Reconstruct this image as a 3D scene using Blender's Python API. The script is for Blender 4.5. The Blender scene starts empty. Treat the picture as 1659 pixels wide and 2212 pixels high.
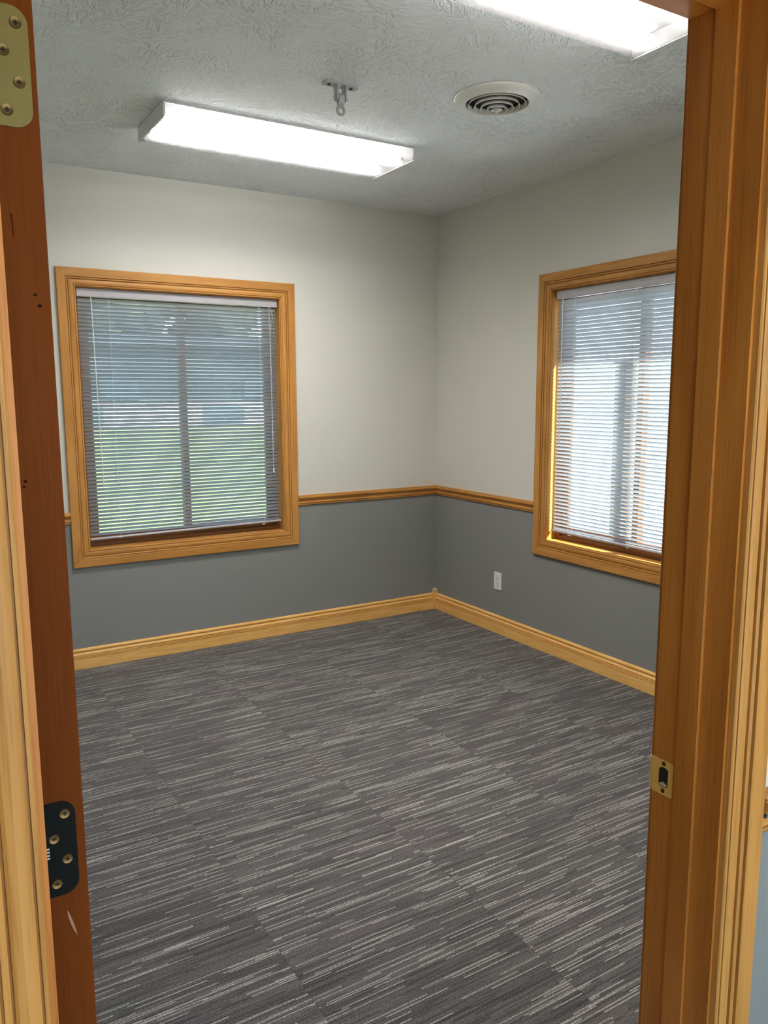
import bpy, bmesh, math, random
from mathutils import Vector, Matrix
random.seed(7)
S = bpy.context.scene
COL = S.collection
PI = math.pi

# ---------------------------------------------------------------- camera
IMG_W, IMG_H = 1659, 2212
F_PX, YAW, PITCH, ROLL, EYE = 1702.65, 0.5440, -0.1482, -0.0033, 1.546
cam_d = bpy.data.cameras.new('camera')
cam_d.sensor_fit = 'HORIZONTAL'; cam_d.sensor_width = 36.0
cam_d.lens = F_PX / IMG_W * 36.0
cam_d.clip_start = 0.02; cam_d.clip_end = 400
cam = bpy.data.objects.new('camera', cam_d); COL.objects.link(cam)
fw = Vector((math.sin(YAW)*math.cos(PITCH), math.cos(YAW)*math.cos(PITCH), math.sin(PITCH)))
rt = Vector((math.cos(YAW), -math.sin(YAW), 0)); up = rt.cross(fw)
r2 = math.cos(ROLL)*rt + math.sin(ROLL)*up; u2 = -math.sin(ROLL)*rt + math.cos(ROLL)*up
cam.matrix_world = Matrix(((r2.x, u2.x, -fw.x, 0), (r2.y, u2.y, -fw.y, 0), (r2.z, u2.z, -fw.z, EYE), (0, 0, 0, 1)))
S.camera = cam

# ---------------------------------------------------------------- world, sun, exposure
SUN_EL, SUN_PHI = math.radians(40), math.radians(48)   # elevation; angle from the right wall's normal
SUN_STRENGTH, SKY_STRENGTH = 7.0, 0.165
TUBE = 66.0
world = bpy.data.worlds.new('world'); S.world = world; world.use_nodes = True
wn = world.node_tree.nodes; wl = world.node_tree.links; wn.clear()
sky = wn.new('ShaderNodeTexSky'); sky.sky_type = 'NISHITA'; sky.sun_disc = False
sky.sun_elevation = SUN_EL; sky.sun_rotation = math.radians(138); sky.altitude = 100; sky.dust_density = 0.1; sky.ozone_density = 2.5
bgn = wn.new('ShaderNodeBackground'); bgn.inputs['Strength'].default_value = SKY_STRENGTH
won = wn.new('ShaderNodeOutputWorld')
wl.new(sky.outputs[0], bgn.inputs[0]); wl.new(bgn.outputs[0], won.inputs[0])
sd = bpy.data.lights.new('sun', 'SUN'); sd.energy = SUN_STRENGTH; sd.angle = 0.0093; sd.color = (1.0, 0.95, 0.87)
so = bpy.data.objects.new('sun', sd); COL.objects.link(so)
trav = Vector((-math.cos(SUN_PHI)*math.cos(SUN_EL), math.sin(SUN_PHI)*math.cos(SUN_EL), -math.sin(SUN_EL)))
so.rotation_euler = trav.to_track_quat('-Z', 'Y').to_euler(); so.location = (12, -10, 12)
vs = S.view_settings
vs.view_transform = 'Standard'; vs.look = 'None'; vs.gamma = 1.0; vs.use_curve_mapping = False
vs.exposure = 2.1
cy = S.cycles
cy.max_bounces = 12; cy.diffuse_bounces = 6; cy.glossy_bounces = 4; cy.transmission_bounces = 6; cy.transparent_max_bounces = 16
cy.sample_clamp_indirect = 6.0; cy.caustics_reflective = False; cy.caustics_refractive = False
cy.use_denoising = True

# ---------------------------------------------------------------- room numbers (metres)
D, X, H = 4.597, 3.216, 2.743          # back wall plane, right wall plane, ceiling
XL = -0.34                             # left wall plane
YR, YH = 0.800, 0.676                  # the door wall: room face, hall face
WT = 0.15
RAIL_T, RAIL_B, BASE_T = 0.904, 0.838, 0.118
OP_L, OP_R, HEAD = 0.0745, 0.990, 2.065 # door opening between jamb faces, head underside
W_Z0, W_Z1 = 0.683, 2.128              # window casing inner edges
W1 = (0.841, 2.035)                    # window 1 along x
W2 = (2.265, 3.459)                    # window 2 along y
CW = 0.0945                            # casing width

# ---------------------------------------------------------------- node helpers
def new_mat(name):
    m = bpy.data.materials.new(name); m.use_nodes = True
    n = m.node_tree.nodes; n.clear()
    out = n.new('ShaderNodeOutputMaterial'); p = n.new('ShaderNodeBsdfPrincipled')
    m.node_tree.links.new(p.outputs[0], out.inputs[0])
    return m, n, m.node_tree.links, p, out
def srgb(r, g, b):
    f = lambda c: (c/255/12.92) if c/255 <= 0.04045 else ((c/255+0.055)/1.055)**2.4
    return (f(r), f(g), f(b), 1)
def math_n(n, l, op, a, b=None, c=None):
    q = n.new('ShaderNodeMath'); q.operation = op
    for i, v in enumerate((a, b, c)):
        if v is None: continue
        if isinstance(v, (int, float)): q.inputs[i].default_value = v
        else: l.new(v, q.inputs[i])
    return q.outputs[0]
def mixc(n, l, fac, a, b, mode='MIX'):
    q = n.new('ShaderNodeMix'); q.data_type = 'RGBA'; q.blend_type = mode
    for s, v in ((q.inputs[0], fac), (q.inputs[6], a), (q.inputs[7], b)):
        if isinstance(v, (int, float)): s.default_value = v
        elif isinstance(v, (tuple, list)): s.default_value = v
        else: l.new(v, s)
    return q.outputs[2]
def ramp(n, l, fac, stops):
    q = n.new('ShaderNodeValToRGB'); e = q.color_ramp.elements
    while len(e) < len(stops): e.new(0.5)
    for i, (pos, col) in enumerate(stops): e[i].position = pos; e[i].color = col
    l.new(fac, q.inputs[0]); return q.outputs[0]
def noise(n, l, vec, scale, detail=2.0, rough=0.5, dist=0.0):
    q = n.new('ShaderNodeTexNoise'); q.inputs['Scale'].default_value = scale
    q.inputs['Detail'].default_value = detail; q.inputs['Roughness'].default_value = rough; q.inputs['Distortion'].default_value = dist
    if vec is not None: l.new(vec, q.inputs['Vector'])
    return q.outputs[0]
def mapping(n, l, vec, scale=(1, 1, 1), loc=None):
    q = n.new('ShaderNodeMapping'); q.inputs['Scale'].default_value = scale
    l.new(vec, q.inputs['Vector'])
    if loc is not None: l.new(loc, q.inputs['Location'])
    return q.outputs[0]
def bump(n, l, p, h, strength, dist):
    q = n.new('ShaderNodeBump'); q.inputs['Strength'].default_value = strength; q.inputs['Distance'].default_value = dist
    l.new(h, q.inputs['Height']); l.new(q.outputs[0], p.inputs['Normal'])

def plain(name, col, rough=0.5, metal=0.0, coat=0.0, spec=0.5):
    m, n, l, p, o = new_mat(name)
    tc = n.new('ShaderNodeTexCoord')
    f = noise(n, l, tc.outputs['Object'], 35, 3)
    a = tuple(c*0.94 for c in col[:3]) + (1,); b = tuple(min(1, c*1.05) for c in col[:3]) + (1,)
    l.new(mixc(n, l, f, a, b), p.inputs['Base Color'])
    p.inputs['Roughness'].default_value = rough; p.inputs['Metallic'].default_value = metal
    p.inputs['Coat Weight'].default_value = coat; p.inputs['Specular IOR Level'].default_value = spec
    return m

def wood(name, axis, lo, mid, hi, rough=0.45, coat=0.06, ring=1.0, pore=0.35, RG=0.22, spec=0.28):
    m, n, l, p, o = new_mat(name)
    tc = n.new('ShaderNodeTexCoord'); oi = n.new('ShaderNodeObjectInfo')
    off = n.new('ShaderNodeCombineXYZ')
    for i, k in enumerate((7.3, 13.1, 21.7)):
        l.new(math_n(n, l, 'MULTIPLY', oi.outputs['Random'], k), off.inputs[i])
    def sc(c, a): return tuple(a if i == axis else c for i in range(3))
    v1 = mapping(n, l, tc.outputs['Object'], sc(9.0, 0.8), off.outputs[0])
    g = noise(n, l, v1, 1.0, 2.0, 0.45, 0.25)
    rings = math_n(n, l, 'SINE', math_n(n, l, 'MULTIPLY', g, 46.0*ring))
    rings = math_n(n, l, 'MULTIPLY_ADD', rings, 0.5, 0.5)
    v2 = mapping(n, l, tc.outputs['Object'], sc(330.0, 9.0), off.outputs[0])
    pores = noise(n, l, v2, 1.0, 2.0, 0.6)
    v3 = mapping(n, l, tc.outputs['Object'], sc(5.0, 1.2), off.outputs[0])
    tone = noise(n, l, v3, 1.0, 2.0)
    f = math_n(n, l, 'ADD', math_n(n, l, 'MULTIPLY', rings, RG), math_n(n, l, 'MULTIPLY', tone, 0.45))
    f = math_n(n, l, 'ADD', f, math_n(n, l, 'MULTIPLY', pores, 0.22))
    c = ramp(n, l, f, [(0.18, lo), (0.50, mid), (0.85, hi)])
    pr = ramp(n, l, pores, [(0.36, (0.62, 0.55, 0.48, 1)), (0.47, (1, 1, 1, 1))])
    c = mixc(n, l, pore, c, mixc(n, l, 1.0, c, pr, 'MULTIPLY'))
    l.new(c, p.inputs['Base Color'])
    p.inputs['Roughness'].default_value = rough; p.inputs['Specular IOR Level'].default_value = spec
    p.inputs['Coat Weight'].default_value = coat; p.inputs['Coat Roughness'].default_value = 0.22
    bump(n, l, p, pores, 0.05, 0.001)
    return m

def C3(r, g, b): return (r, g, b, 1)
OAK = [wood('golden_oak_%s' % 'xyz'[a], a, C3(.40, .175, .036), C3(.52, .243, .056), C3(.62, .310, .085)) for a in range(3)]
OAKB = [wood('pale_oak_%s' % 'xyz'[a], a, C3(.74, .405, .115), C3(.86, .495, .155), C3(.93, .57, .205)) for a in range(3)]
JAMB = [wood('stained_jamb_wood_%s' % 'xyz'[a], a, C3(.35, .118, .018), C3(.49, .175, .028), C3(.60, .240, .046), rough=.40, ring=.55, pore=.3, RG=.36) for a in range(3)]
DOORW = [wood('red_brown_door_wood_%s' % 'xyz'[a], a, C3(.090, .020, .003), C3(.125, .031, .005), C3(.160, .043, .009), rough=.55, coat=.0, ring=.4, pore=.2, spec=.04) for a in range(3)]
SASHW = [wood('sash_wood_%s' % 'xyz'[a], a, C3(.15, .058, .018), C3(.21, .085, .027), C3(.27, .12, .042)) for a in range(3)]

def wall_paint():
    m, n, l, p, o = new_mat('two_tone_wall_paint')
    ge = n.new('ShaderNodeNewGeometry'); sx = n.new('ShaderNodeSeparateXYZ'); l.new(ge.outputs['Position'], sx.inputs[0])
    above = math_n(n, l, 'GREATER_THAN', sx.outputs['Z'], (RAIL_T+RAIL_B)/2)
    f = noise(n, l, ge.outputs['Position'], 2.2, 3)
    lowc = mixc(n, l, f, C3(.225, .230, .220), C3(.245, .250, .240))
    upc = mixc(n, l, f, C3(.605, .600, .548), C3(.640, .635, .580))
    l.new(mixc(n, l, above, lowc, upc), p.inputs['Base Color'])
    p.inputs['Roughness'].default_value = 0.48; p.inputs['Specular IOR Level'].default_value = 0.35
    h = noise(n, l, ge.outputs['Position'], 170, 3, 0.6)
    bump(n, l, p, h, 0.16, 0.002)
    return m
M_WALL = wall_paint()

def ceiling_paint():
    m, n, l, p, o = new_mat('stomped_texture_ceiling_paint')
    ge = n.new('ShaderNodeNewGeometry'); pos = ge.outputs['Position']
    hs = []
    wob = n.new('ShaderNodeTexNoise'); wob.inputs['Scale'].default_value = 9.0; l.new(pos, wob.inputs['Vector'])
    vm = n.new('ShaderNodeVectorMath'); vm.operation = 'MULTIPLY_ADD'; vm.inputs[1].default_value = (.10, .10, 0)
    l.new(wob.outputs['Color'], vm.inputs[0]); l.new(pos, vm.inputs[2])
    for k, (cs, sx_, sy_) in enumerate(((6.0, 78, 17), (9.0, 100, 22))):
        vo = n.new('ShaderNodeTexVoronoi'); vo.inputs['Scale'].default_value = cs; l.new(vm.outputs[0], vo.inputs['Vector'])
        sc = n.new('ShaderNodeSeparateColor'); l.new(vo.outputs['Color'], sc.inputs[0])
        vr = n.new('ShaderNodeVectorRotate'); vr.rotation_type = 'Z_AXIS'; l.new(pos, vr.inputs['Vector'])
        l.new(math_n(n, l, 'MULTIPLY', sc.outputs[0], 6.283), vr.inputs['Angle'])
        v = mapping(n, l, vr.outputs[0], (sx_, sy_, 1), None)
        nz = noise(n, l, v, 1.0, 1.0, 0.5, 0.4)
        rg = ramp(n, l, nz, [(0.56, (0, 0, 0, 1)), (0.66, (1, 1, 1, 1))])
        hs.append(rg)
    hh = math_n(n, l, 'MAXIMUM', hs[0], hs[1])
    patch = ramp(n, l, noise(n, l, pos, 3.2, 2), [(0.36, (.25, .25, .25, 1)), (0.62, (1, 1, 1, 1))])
    hh = math_n(n, l, 'MULTIPLY', hh, patch)
    f = noise(n, l, pos, 1.5, 2)
    l.new(mixc(n, l, f, C3(.79, .845, .87), C3(.83, .88, .90)), p.inputs['Base Color'])
    p.inputs['Roughness'].default_value = 0.7; p.inputs['Specular IOR Level'].default_value = 0.2
    bump(n, l, p, hh, 1.0, 0.006)
    return m
M_CEIL = ceiling_paint()

def carpet():
    m, n, l, p, o = new_mat('streaked_charcoal_carpet')
    ge = n.new('ShaderNodeNewGeometry'); oi = n.new('ShaderNodeObjectInfo')
    s = n.new('ShaderNodeSeparateXYZ'); l.new(ge.outputs['Position'], s.inputs[0])
    rnd = oi.outputs['Random']
    def layer(pitch, length, seed):
        row = math_n(n, l, 'FLOOR', math_n(n, l, 'MULTIPLY', s.outputs['Y'], 1.0/pitch))
        row = math_n(n, l, 'ADD', row, math_n(n, l, 'MULTIPLY', rnd, 911.0+seed))
        w1 = n.new('ShaderNodeTexWhiteNoise'); w1.noise_dimensions = '1D'
        l.new(math_n(n, l, 'ADD', row, seed), w1.inputs['W'])
        q = math_n(n, l, 'MULTIPLY_ADD', s.outputs['X'], 1.0/length, math_n(n, l, 'MULTIPLY', w1.outputs['Value'], 17.0))
        seg = math_n(n, l, 'FLOOR', q)
        cb = n.new('ShaderNodeCombineXYZ'); l.new(seg, cb.inputs[0]); l.new(row, cb.inputs[1]); cb.inputs[2].default_value = seed
        w2 = n.new('ShaderNodeTexWhiteNoise'); w2.noise_dimensions = '3D'; l.new(cb.outputs[0], w2.inputs['Vector'])
        return w2.outputs['Value']
    fine = layer(0.0024, 0.060, 3.0)
    mid = layer(0.0052, 0.30, 11.0)
    lights = layer(0.0033, 0.19, 29.0)
    broad = layer(0.0062, 0.26, 57.0)
    darks = layer(0.0036, 0.22, 41.0)
    base = math_n(n, l, 'ADD', math_n(n, l, 'MULTIPLY', fine, 0.5), math_n(n, l, 'MULTIPLY', mid, 0.5))
    c = ramp(n, l, base, [(0.1, C3(.071, .067, .066)), (0.5, C3(.100, .095, .092)), (0.92, C3(.140, .132, .127))])
    tint = noise(n, l, ge.outputs['Position'], 3.0, 2)
    tc = ramp(n, l, tint, [(0.38, C3(1.03, .98, 1.0)), (0.62, C3(.97, 1.0, .98))])
    c = mixc(n, l, 1.0, c, tc, 'MULTIPLY')
    c = mixc(n, l, math_n(n, l, 'GREATER_THAN', darks, 0.85), c, C3(.056, .053, .053))
    brk = noise(n, l, ge.outputs['Position'], 120, 2)
    lm = math_n(n, l, 'MULTIPLY', math_n(n, l, 'GREATER_THAN', lights, 0.90), math_n(n, l, 'MULTIPLY_ADD', brk, 0.9, 0.35))
    c = mixc(n, l, lm, c, C3(.42, .405, .365))
    c = mixc(n, l, math_n(n, l, 'MULTIPLY', math_n(n, l, 'GREATER_THAN', broad, 0.955), brk), c, C3(.36, .35, .32))
    yarn = noise(n, l, mapping(n, l, ge.outputs['Position'], (190, 300, 200)), 1.0, 2, 0.8)
    c = mixc(n, l, 1.0, c, ramp(n, l, yarn, [(0.33, C3(.42, .42, .42)), (0.66, C3(1.55, 1.55, 1.55))]), 'MULTIPLY')
    v = n.new('ShaderNodeMapRange'); v.inputs['To Min'].default_value = 0.93; v.inputs['To Max'].default_value = 1.07; l.new(rnd, v.inputs[0])
    hv = n.new('ShaderNodeHueSaturation'); l.new(c, hv.inputs['Color']); l.new(v.outputs[0], hv.inputs['Value'])
    l.new(hv.outputs[0], p.inputs['Base Color'])
    p.inputs['Roughness'].default_value = 0.95; p.inputs['Specular IOR Level'].default_value = 0.1
    p.inputs['Sheen Weight'].default_value = 0.12
    ht = math_n(n, l, 'ADD', math_n(n, l, 'MULTIPLY', yarn, 0.8), math_n(n, l, 'MULTIPLY', fine, 0.35))
    bump(n, l, p, ht, 0.85, 0.004)
    return m
M_CARPET = carpet()
M_SUB = plain('dark_subfloor', C3(.02, .02, .02), .9)
M_PLASTIC = plain('white_plastic', C3(.74, .74, .72), .35)
def slat_mat():
    m, n, l, p, o = new_mat('white_vinyl_slat')
    tc = n.new('ShaderNodeTexCoord'); f = noise(n, l, tc.outputs['Object'], 20, 2)
    l.new(mixc(n, l, f, C3(.56, .57, .58), C3(.61, .62, .63)), p.inputs['Base Color']); p.inputs['Roughness'].default_value = .4
    t = n.new('ShaderNodeBsdfTranslucent'); t.inputs[0].default_value = C3(.72, .76, .80)
    mx = n.new('ShaderNodeMixShader'); mx.inputs[0].default_value = .30
    l.new(p.outputs[0], mx.inputs[1]); l.new(t.outputs[0], mx.inputs[2]); l.new(mx.outputs[0], o.inputs[0]); return m
M_SLAT = slat_mat()
M_RAILW = plain('white_enamel_headrail', C3(.44, .43, .45), .35)
M_CORD = plain('white_cord', C3(.72, .72, .70), .8)
M_ENAMEL = plain('white_enamel', C3(.72, .73, .71), .4)
M_DIM = plain('lens_dimming_grey', C3(.035, .035, .035), .8)  # pan darkened so the lens between the tubes looks dimmer
M_DIM_END = plain('end_dimming_grey', C3(.10, .10, .10), .8)
M_VENT = plain('vent_enamel', C3(.74, .74, .70), .38)
M_BLACK = plain('painted_dark_black', C3(.008, .008, .008), .9)  # flat black standing in for the dark inside holes and recesses
M_SLOT = plain('dark_slot', C3(.03, .028, .025), .7)
M_BRASS = plain('satin_brass', C3(.17, .130, .032), .50, metal=.4)
M_BRASS2 = plain('strike_brass', C3(.85, .52, .13), .36, metal=.2)
M_SCREW = plain('shaded_brass_screw', C3(.13, .08, .03), .34, metal=.8)  # brass darkened to stand in for shade in the recessed heads
M_HINGEB = plain('dark_bronze', C3(.006, .007, .0065), .6, spec=.06)
M_HOOK = plain('grey_painted_steel', C3(.37, .38, .375), .42, metal=.1)
M_CREAMCAP = plain('pale_raw_wood', C3(.55, .43, .27), .6)
M_MARK = plain('worn_metal_mark', C3(.45, .42, .35), .5)
M_KNOB = plain('brass_knob', C3(.65, .47, .18), .25, metal=1)

def lens_mat(name, t, tl_):
    m, n, l, p, o = new_mat(name)
    n.remove(p)
    tr = n.new('ShaderNodeBsdfTransparent')
    lw = n.new('ShaderNodeLayerWeight'); lw.inputs[0].default_value = 0.5      # prisms pass light best straight through, little at a glancing angle
    tv = math_n(n, l, 'MULTIPLY', math_n(n, l, 'POWER', math_n(n, l, 'SUBTRACT', 1.0, lw.outputs['Facing']), 1.6), t)
    cc = n.new('ShaderNodeCombineColor')
    for i in range(3): l.new(tv, cc.inputs[i])
    l.new(cc.outputs[0], tr.inputs[0])
    tl = n.new('ShaderNodeBsdfTranslucent'); tl.inputs[0].default_value = C3(.93, .94, .94)
    df = n.new('ShaderNodeBsdfDiffuse'); df.inputs[0].default_value = C3(.80, .81, .80)
    gl = n.new('ShaderNodeBsdfGlossy'); gl.inputs['Roughness'].default_value = 0.25
    tc = n.new('ShaderNodeTexCoord')
    sp = n.new('ShaderNodeSeparateXYZ'); l.new(tc.outputs['Object'], sp.inputs[0])
    rib = math_n(n, l, 'SINE', math_n(n, l, 'MULTIPLY', sp.outputs['X'], 2*PI/0.006))
    b = n.new('ShaderNodeBump'); b.inputs['Strength'].default_value = .5; b.inputs['Distance'].default_value = .002; l.new(rib, b.inputs['Height'])
    for q in (tl, df, gl): l.new(b.outputs[0], q.inputs['Normal'])
    m1 = n.new('ShaderNodeMixShader'); m1.inputs[0].default_value = tl_; l.new(tr.outputs[0], m1.inputs[1]); l.new(tl.outputs[0], m1.inputs[2])
    m2 = n.new('ShaderNodeMixShader'); m2.inputs[0].default_value = 0.03; l.new(m1.outputs[0], m2.inputs[1]); l.new(df.outputs[0], m2.inputs[2])
    m3 = n.new('ShaderNodeMixShader'); m3.inputs[0].default_value = 0.05; l.new(m2.outputs[0], m3.inputs[1]); l.new(gl.outputs[0], m3.inputs[2])
    l.new(m3.outputs[0], o.inputs[0])
    return m
M_LENS = lens_mat('ribbed_acrylic_lens', .96, .030)
M_LENS_S = lens_mat('frosted_acrylic_lens_side', .10, .04)
def glass_mat():
    m, n, l, p, o = new_mat('window_glass'); n.remove(p)
    tr = n.new('ShaderNodeBsdfTransparent'); tr.inputs[0].default_value = C3(.93, .96, .95)
    gl = n.new('ShaderNodeBsdfGlossy'); gl.inputs['Roughness'].default_value = 0.02
    fr = n.new('ShaderNodeFresnel'); gg = n.new('ShaderNodeNewGeometry')
    l.new(math_n(n, l, 'MULTIPLY_ADD', gg.outputs['Backfacing'], 1/1.45-1.45, 1.45), fr.inputs[0])   # same reflectance on both faces of the thin pane
    mx = n.new('ShaderNodeMixShader'); l.new(fr.outputs[0], mx.inputs[0]); l.new(tr.outputs[0], mx.inputs[1]); l.new(gl.outputs[0], mx.inputs[2])
    l.new(mx.outputs[0], o.inputs[0]); return m
M_GLASS = glass_mat()
def emit_mat(name, col, st):
    m, n, l, p, o = new_mat(name); n.remove(p)
    e = n.new('ShaderNodeEmission'); e.inputs[0].default_value = col; e.inputs[1].default_value = st
    l.new(e.outputs[0], o.inputs[0]); return m
M_TUBE = emit_mat('fluorescent_tube', C3(1.0, .965, .93), TUBE)

# ---------------------------------------------------------------- object helpers
def tag(o, label=None, cat=None, group=None, kind=None):
    if label: o['label'] = label
    if cat: o['category'] = cat
    if group: o['group'] = group
    if kind: o['kind'] = kind
    return o
def empty(name, loc):
    e = bpy.data.objects.new(name, None); e.empty_display_size = .05; COL.objects.link(e); e.location = loc; return e
def wloc(o):
    v = Vector(o.location)
    while o.parent: o = o.parent; v += Vector(o.location)
    return v
def obj(name, verts, faces, mat, parent=None, origin=None, smooth=False):
    """verts in world metres; the object's origin goes to the middle of its box (or origin)."""
    vs_ = [Vector(v) for v in verts]
    if origin is None:
        lo = [min(v[i] for v in vs_) for i in range(3)]; hi = [max(v[i] for v in vs_) for i in range(3)]
        origin = Vector([(a+b)/2 for a, b in zip(lo, hi)])
    origin = Vector(origin)
    me = bpy.data.meshes.new(name)
    bm = bmesh.new()
    bv = [bm.verts.new(v-origin) for v in vs_]
    for f in faces:
        try: bm.faces.new([bv[i] for i in f])
        except ValueError: pass
    bmesh.ops.recalc_face_normals(bm, faces=bm.faces)
    if smooth:
        for f in bm.faces: f.smooth = True
    bm.to_mesh(me); bm.free()
    if smooth:
        try: me.set_sharp_from_angle(angle=math.radians(40))
        except Exception: pass
    me.materials.append(mat)
    o = bpy.data.objects.new(name, me); COL.objects.link(o)
    if parent is not None:
        o.parent = parent; o.location = origin - wloc(parent)
    else: o.location = origin
    return o
class MB:
    """collects pieces of ONE part"""
    def __init__(s): s.v = []; s.f = []
    def add(s, v, f):
        k = len(s.v); s.v += [tuple(a) for a in v]; s.f += [[i+k for i in q] for q in f]; return s
    def box(s, x0, x1, y0, y1, z0, z1):
        return s.add([(x, y, z) for x in (x0, x1) for y in (y0, y1) for z in (z0, z1)],
                     [(0, 1, 3, 2), (4, 6, 7, 5), (0, 4, 5, 1), (2, 3, 7, 6), (0, 2, 6, 4), (1, 5, 7, 3)])
    def bbox(s, x0, x1, y0, y1, z0, z1, b):
        bm = bmesh.new(); bmesh.ops.create_cube(bm, size=1)
        for v in bm.verts: v.co = Vector((x0+(v.co.x+.5)*(x1-x0), y0+(v.co.y+.5)*(y1-y0), z0+(v.co.z+.5)*(z1-z0)))
        bmesh.ops.bevel(bm, geom=bm.edges[:], offset=b, segments=2, affect='EDGES', profile=.5)
        bm.verts.index_update()
        s.add([v.co[:] for v in bm.verts], [[v.index for v in f.verts] for f in bm.faces]); bm.free(); return s
    def tube(s, pts, r, n=8, cap=True):
        pts = [Vector(p) for p in pts]; rings = []
        for i, p in enumerate(pts):
            t = (pts[min(i+1, len(pts)-1)] - pts[max(i-1, 0)]).normalized()
            a = t.orthogonal().normalized() if i == 0 else (a - t*a.dot(t)).normalized()
            b = t.cross(a); rr = r[i] if isinstance(r, (list, tuple)) else r
            rings.append([p + rr*(math.cos(2*PI*k/n)*a + math.sin(2*PI*k/n)*b) for k in range(n)])
        v = [q for g in rings for q in g]; f = []
        for i in range(len(rings)-1):
            for k in range(n): f.append((i*n+k, i*n+(k+1) % n, (i+1)*n+(k+1) % n, (i+1)*n+k))
        if cap: f += [tuple(range(n))[::-1], tuple(range((len(rings)-1)*n, len(rings)*n))]
        return s.add(v, f)
    def lathe(s, prof, c, n=40, axis='z', closed=False):
        c = Vector(c); v = []; f = []
        for r, h in prof:
            for k in range(n):
                a = 2*PI*k/n; p = (r*math.cos(a), r*math.sin(a), h)
                if axis == 'x': p = (h, p[0], p[1])
                if axis == 'y': p = (p[0], h, p[1])
                v.append(c + Vector(p))
        m = len(prof)
        for i in range(m if closed else m-1):
            j = (i+1) % m
            for k in range(n): f.append((i*n+k, i*n+(k+1) % n, j*n+(k+1) % n, j*n+k))
        if not closed:
            if prof[0][0] > 1e-6: f.append(tuple(range(n))[::-1])
            if prof[-1][0] > 1e-6: f.append(tuple(range((m-1)*n, m*n)))
        return s.add(v, f)
    def poly(s, pts2, t0, t1, mapf):
        n = len(pts2)
        v = [mapf(a, b, t0) for a, b in pts2] + [mapf(a, b, t1) for a, b in pts2]
        f = [tuple(range(n))[::-1], tuple(range(n, 2*n))] + [(i, (i+1) % n, n+(i+1) % n, n+i) for i in range(n)]
        return s.add(v, f)
    def sweep(s, prof, s0, s1, m0, m1, mapf):
        """straight board: profile (w,t), length from s0+m0*w to s1+m1*w"""
        n = len(prof)
        v = [mapf(s0+m0*w, w, t) for w, t in prof] + [mapf(s1+m1*w, w, t) for w, t in prof]
        f = [tuple(range(n))[::-1], tuple(range(n, 2*n))] + [(i, (i+1) % n, n+(i+1) % n, n+i) for i in range(n)]
        return s.add(v, f)
    def obj(s, name, mat, parent=None, smooth=False, origin=None): return obj(name, s.v, s.f, mat, parent, origin, smooth)

def weld_box(name, b, mat, parent=None, bev=0.0):
    m = MB()
    return (m.bbox(*b, bev) if bev else m.box(*b)).obj(name, mat, parent)
def rrect(a0, a1, b0, b1, r, corners=(1, 1, 1, 1), n=6):
    pts = []
    for (cx, cy_, st, on) in ((a1-r, b1-r, 0, corners[0]), (a0+r, b1-r, 90, corners[1]), (a0+r, b0+r, 180, corners[2]), (a1-r, b0+r, 270, corners[3])):
        if on:
            for k in range(n+1):
                t = math.radians(st + 90*k/n); pts.append((cx+r*math.cos(t), cy_+r*math.sin(t)))
        else:
            pts.append((a1 if st in (0, 270) else a0, b1 if st in (0, 90) else b0))
    return pts

# mouldings: (width from the inner/lower edge, projection from the wall)
def casing_prof(w):
    k = w/0.0945
    return [(a*k, t) for a, t in [(0, 0), (0, .0085), (.0022, .0105), (.0062, .0105), (.0066, .0062), (.0090, .0062), (.0094, .0110), (.0150, .0128), (.0230, .0132),
            (.0310, .0118), (.0345, .0100), (.0349, .0060), (.0374, .0060), (.0378, .0128), (.0410, .0145), (.0448, .0145), (.0452, .0095), (.0478, .0095), (.0484, .0178),
            (.0500, .0185), (.0900, .0185), (.0930, .0178), (.0945, .0160), (.0945, 0)]]
BASE_PROF = [(0, 0), (0, .0150), (.0600, .0150), (.0604, .0090), (.0634, .0090), (.0638, .0150), (.0700, .0150), (.0704, .0085), (.0736, .0085), (.0740, .0150),
             (.0790, .0150), (.0794, .0085), (.0828, .0085), (.0834, .0140), (.0880, .0125), (.0930, .0085), (.0980, .0070), (.1005, .0105), (.1060, .0125), (.1120, .0115), (.1160, .0085), (.1180, .0045), (.1180, 0)]
RAIL_PROF = [(0, 0), (0, .0080), (.0045, .0105), (.0090, .0105), (.0094, .0060), (.0122, .0060), (.0126, .0125), (.0160, .0140), (.0220, .0120), (.0290, .0115),
             (.0350, .0140), (.0410, .0195), (.0460, .0235), (.0520, .0250), (.0570, .0235), (.0600, .0200), (.0604, .0165), (.0622, .0165), (.0626, .0195), (.0650, .0180), (.0660, .0140), (.0660, 0)]

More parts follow.
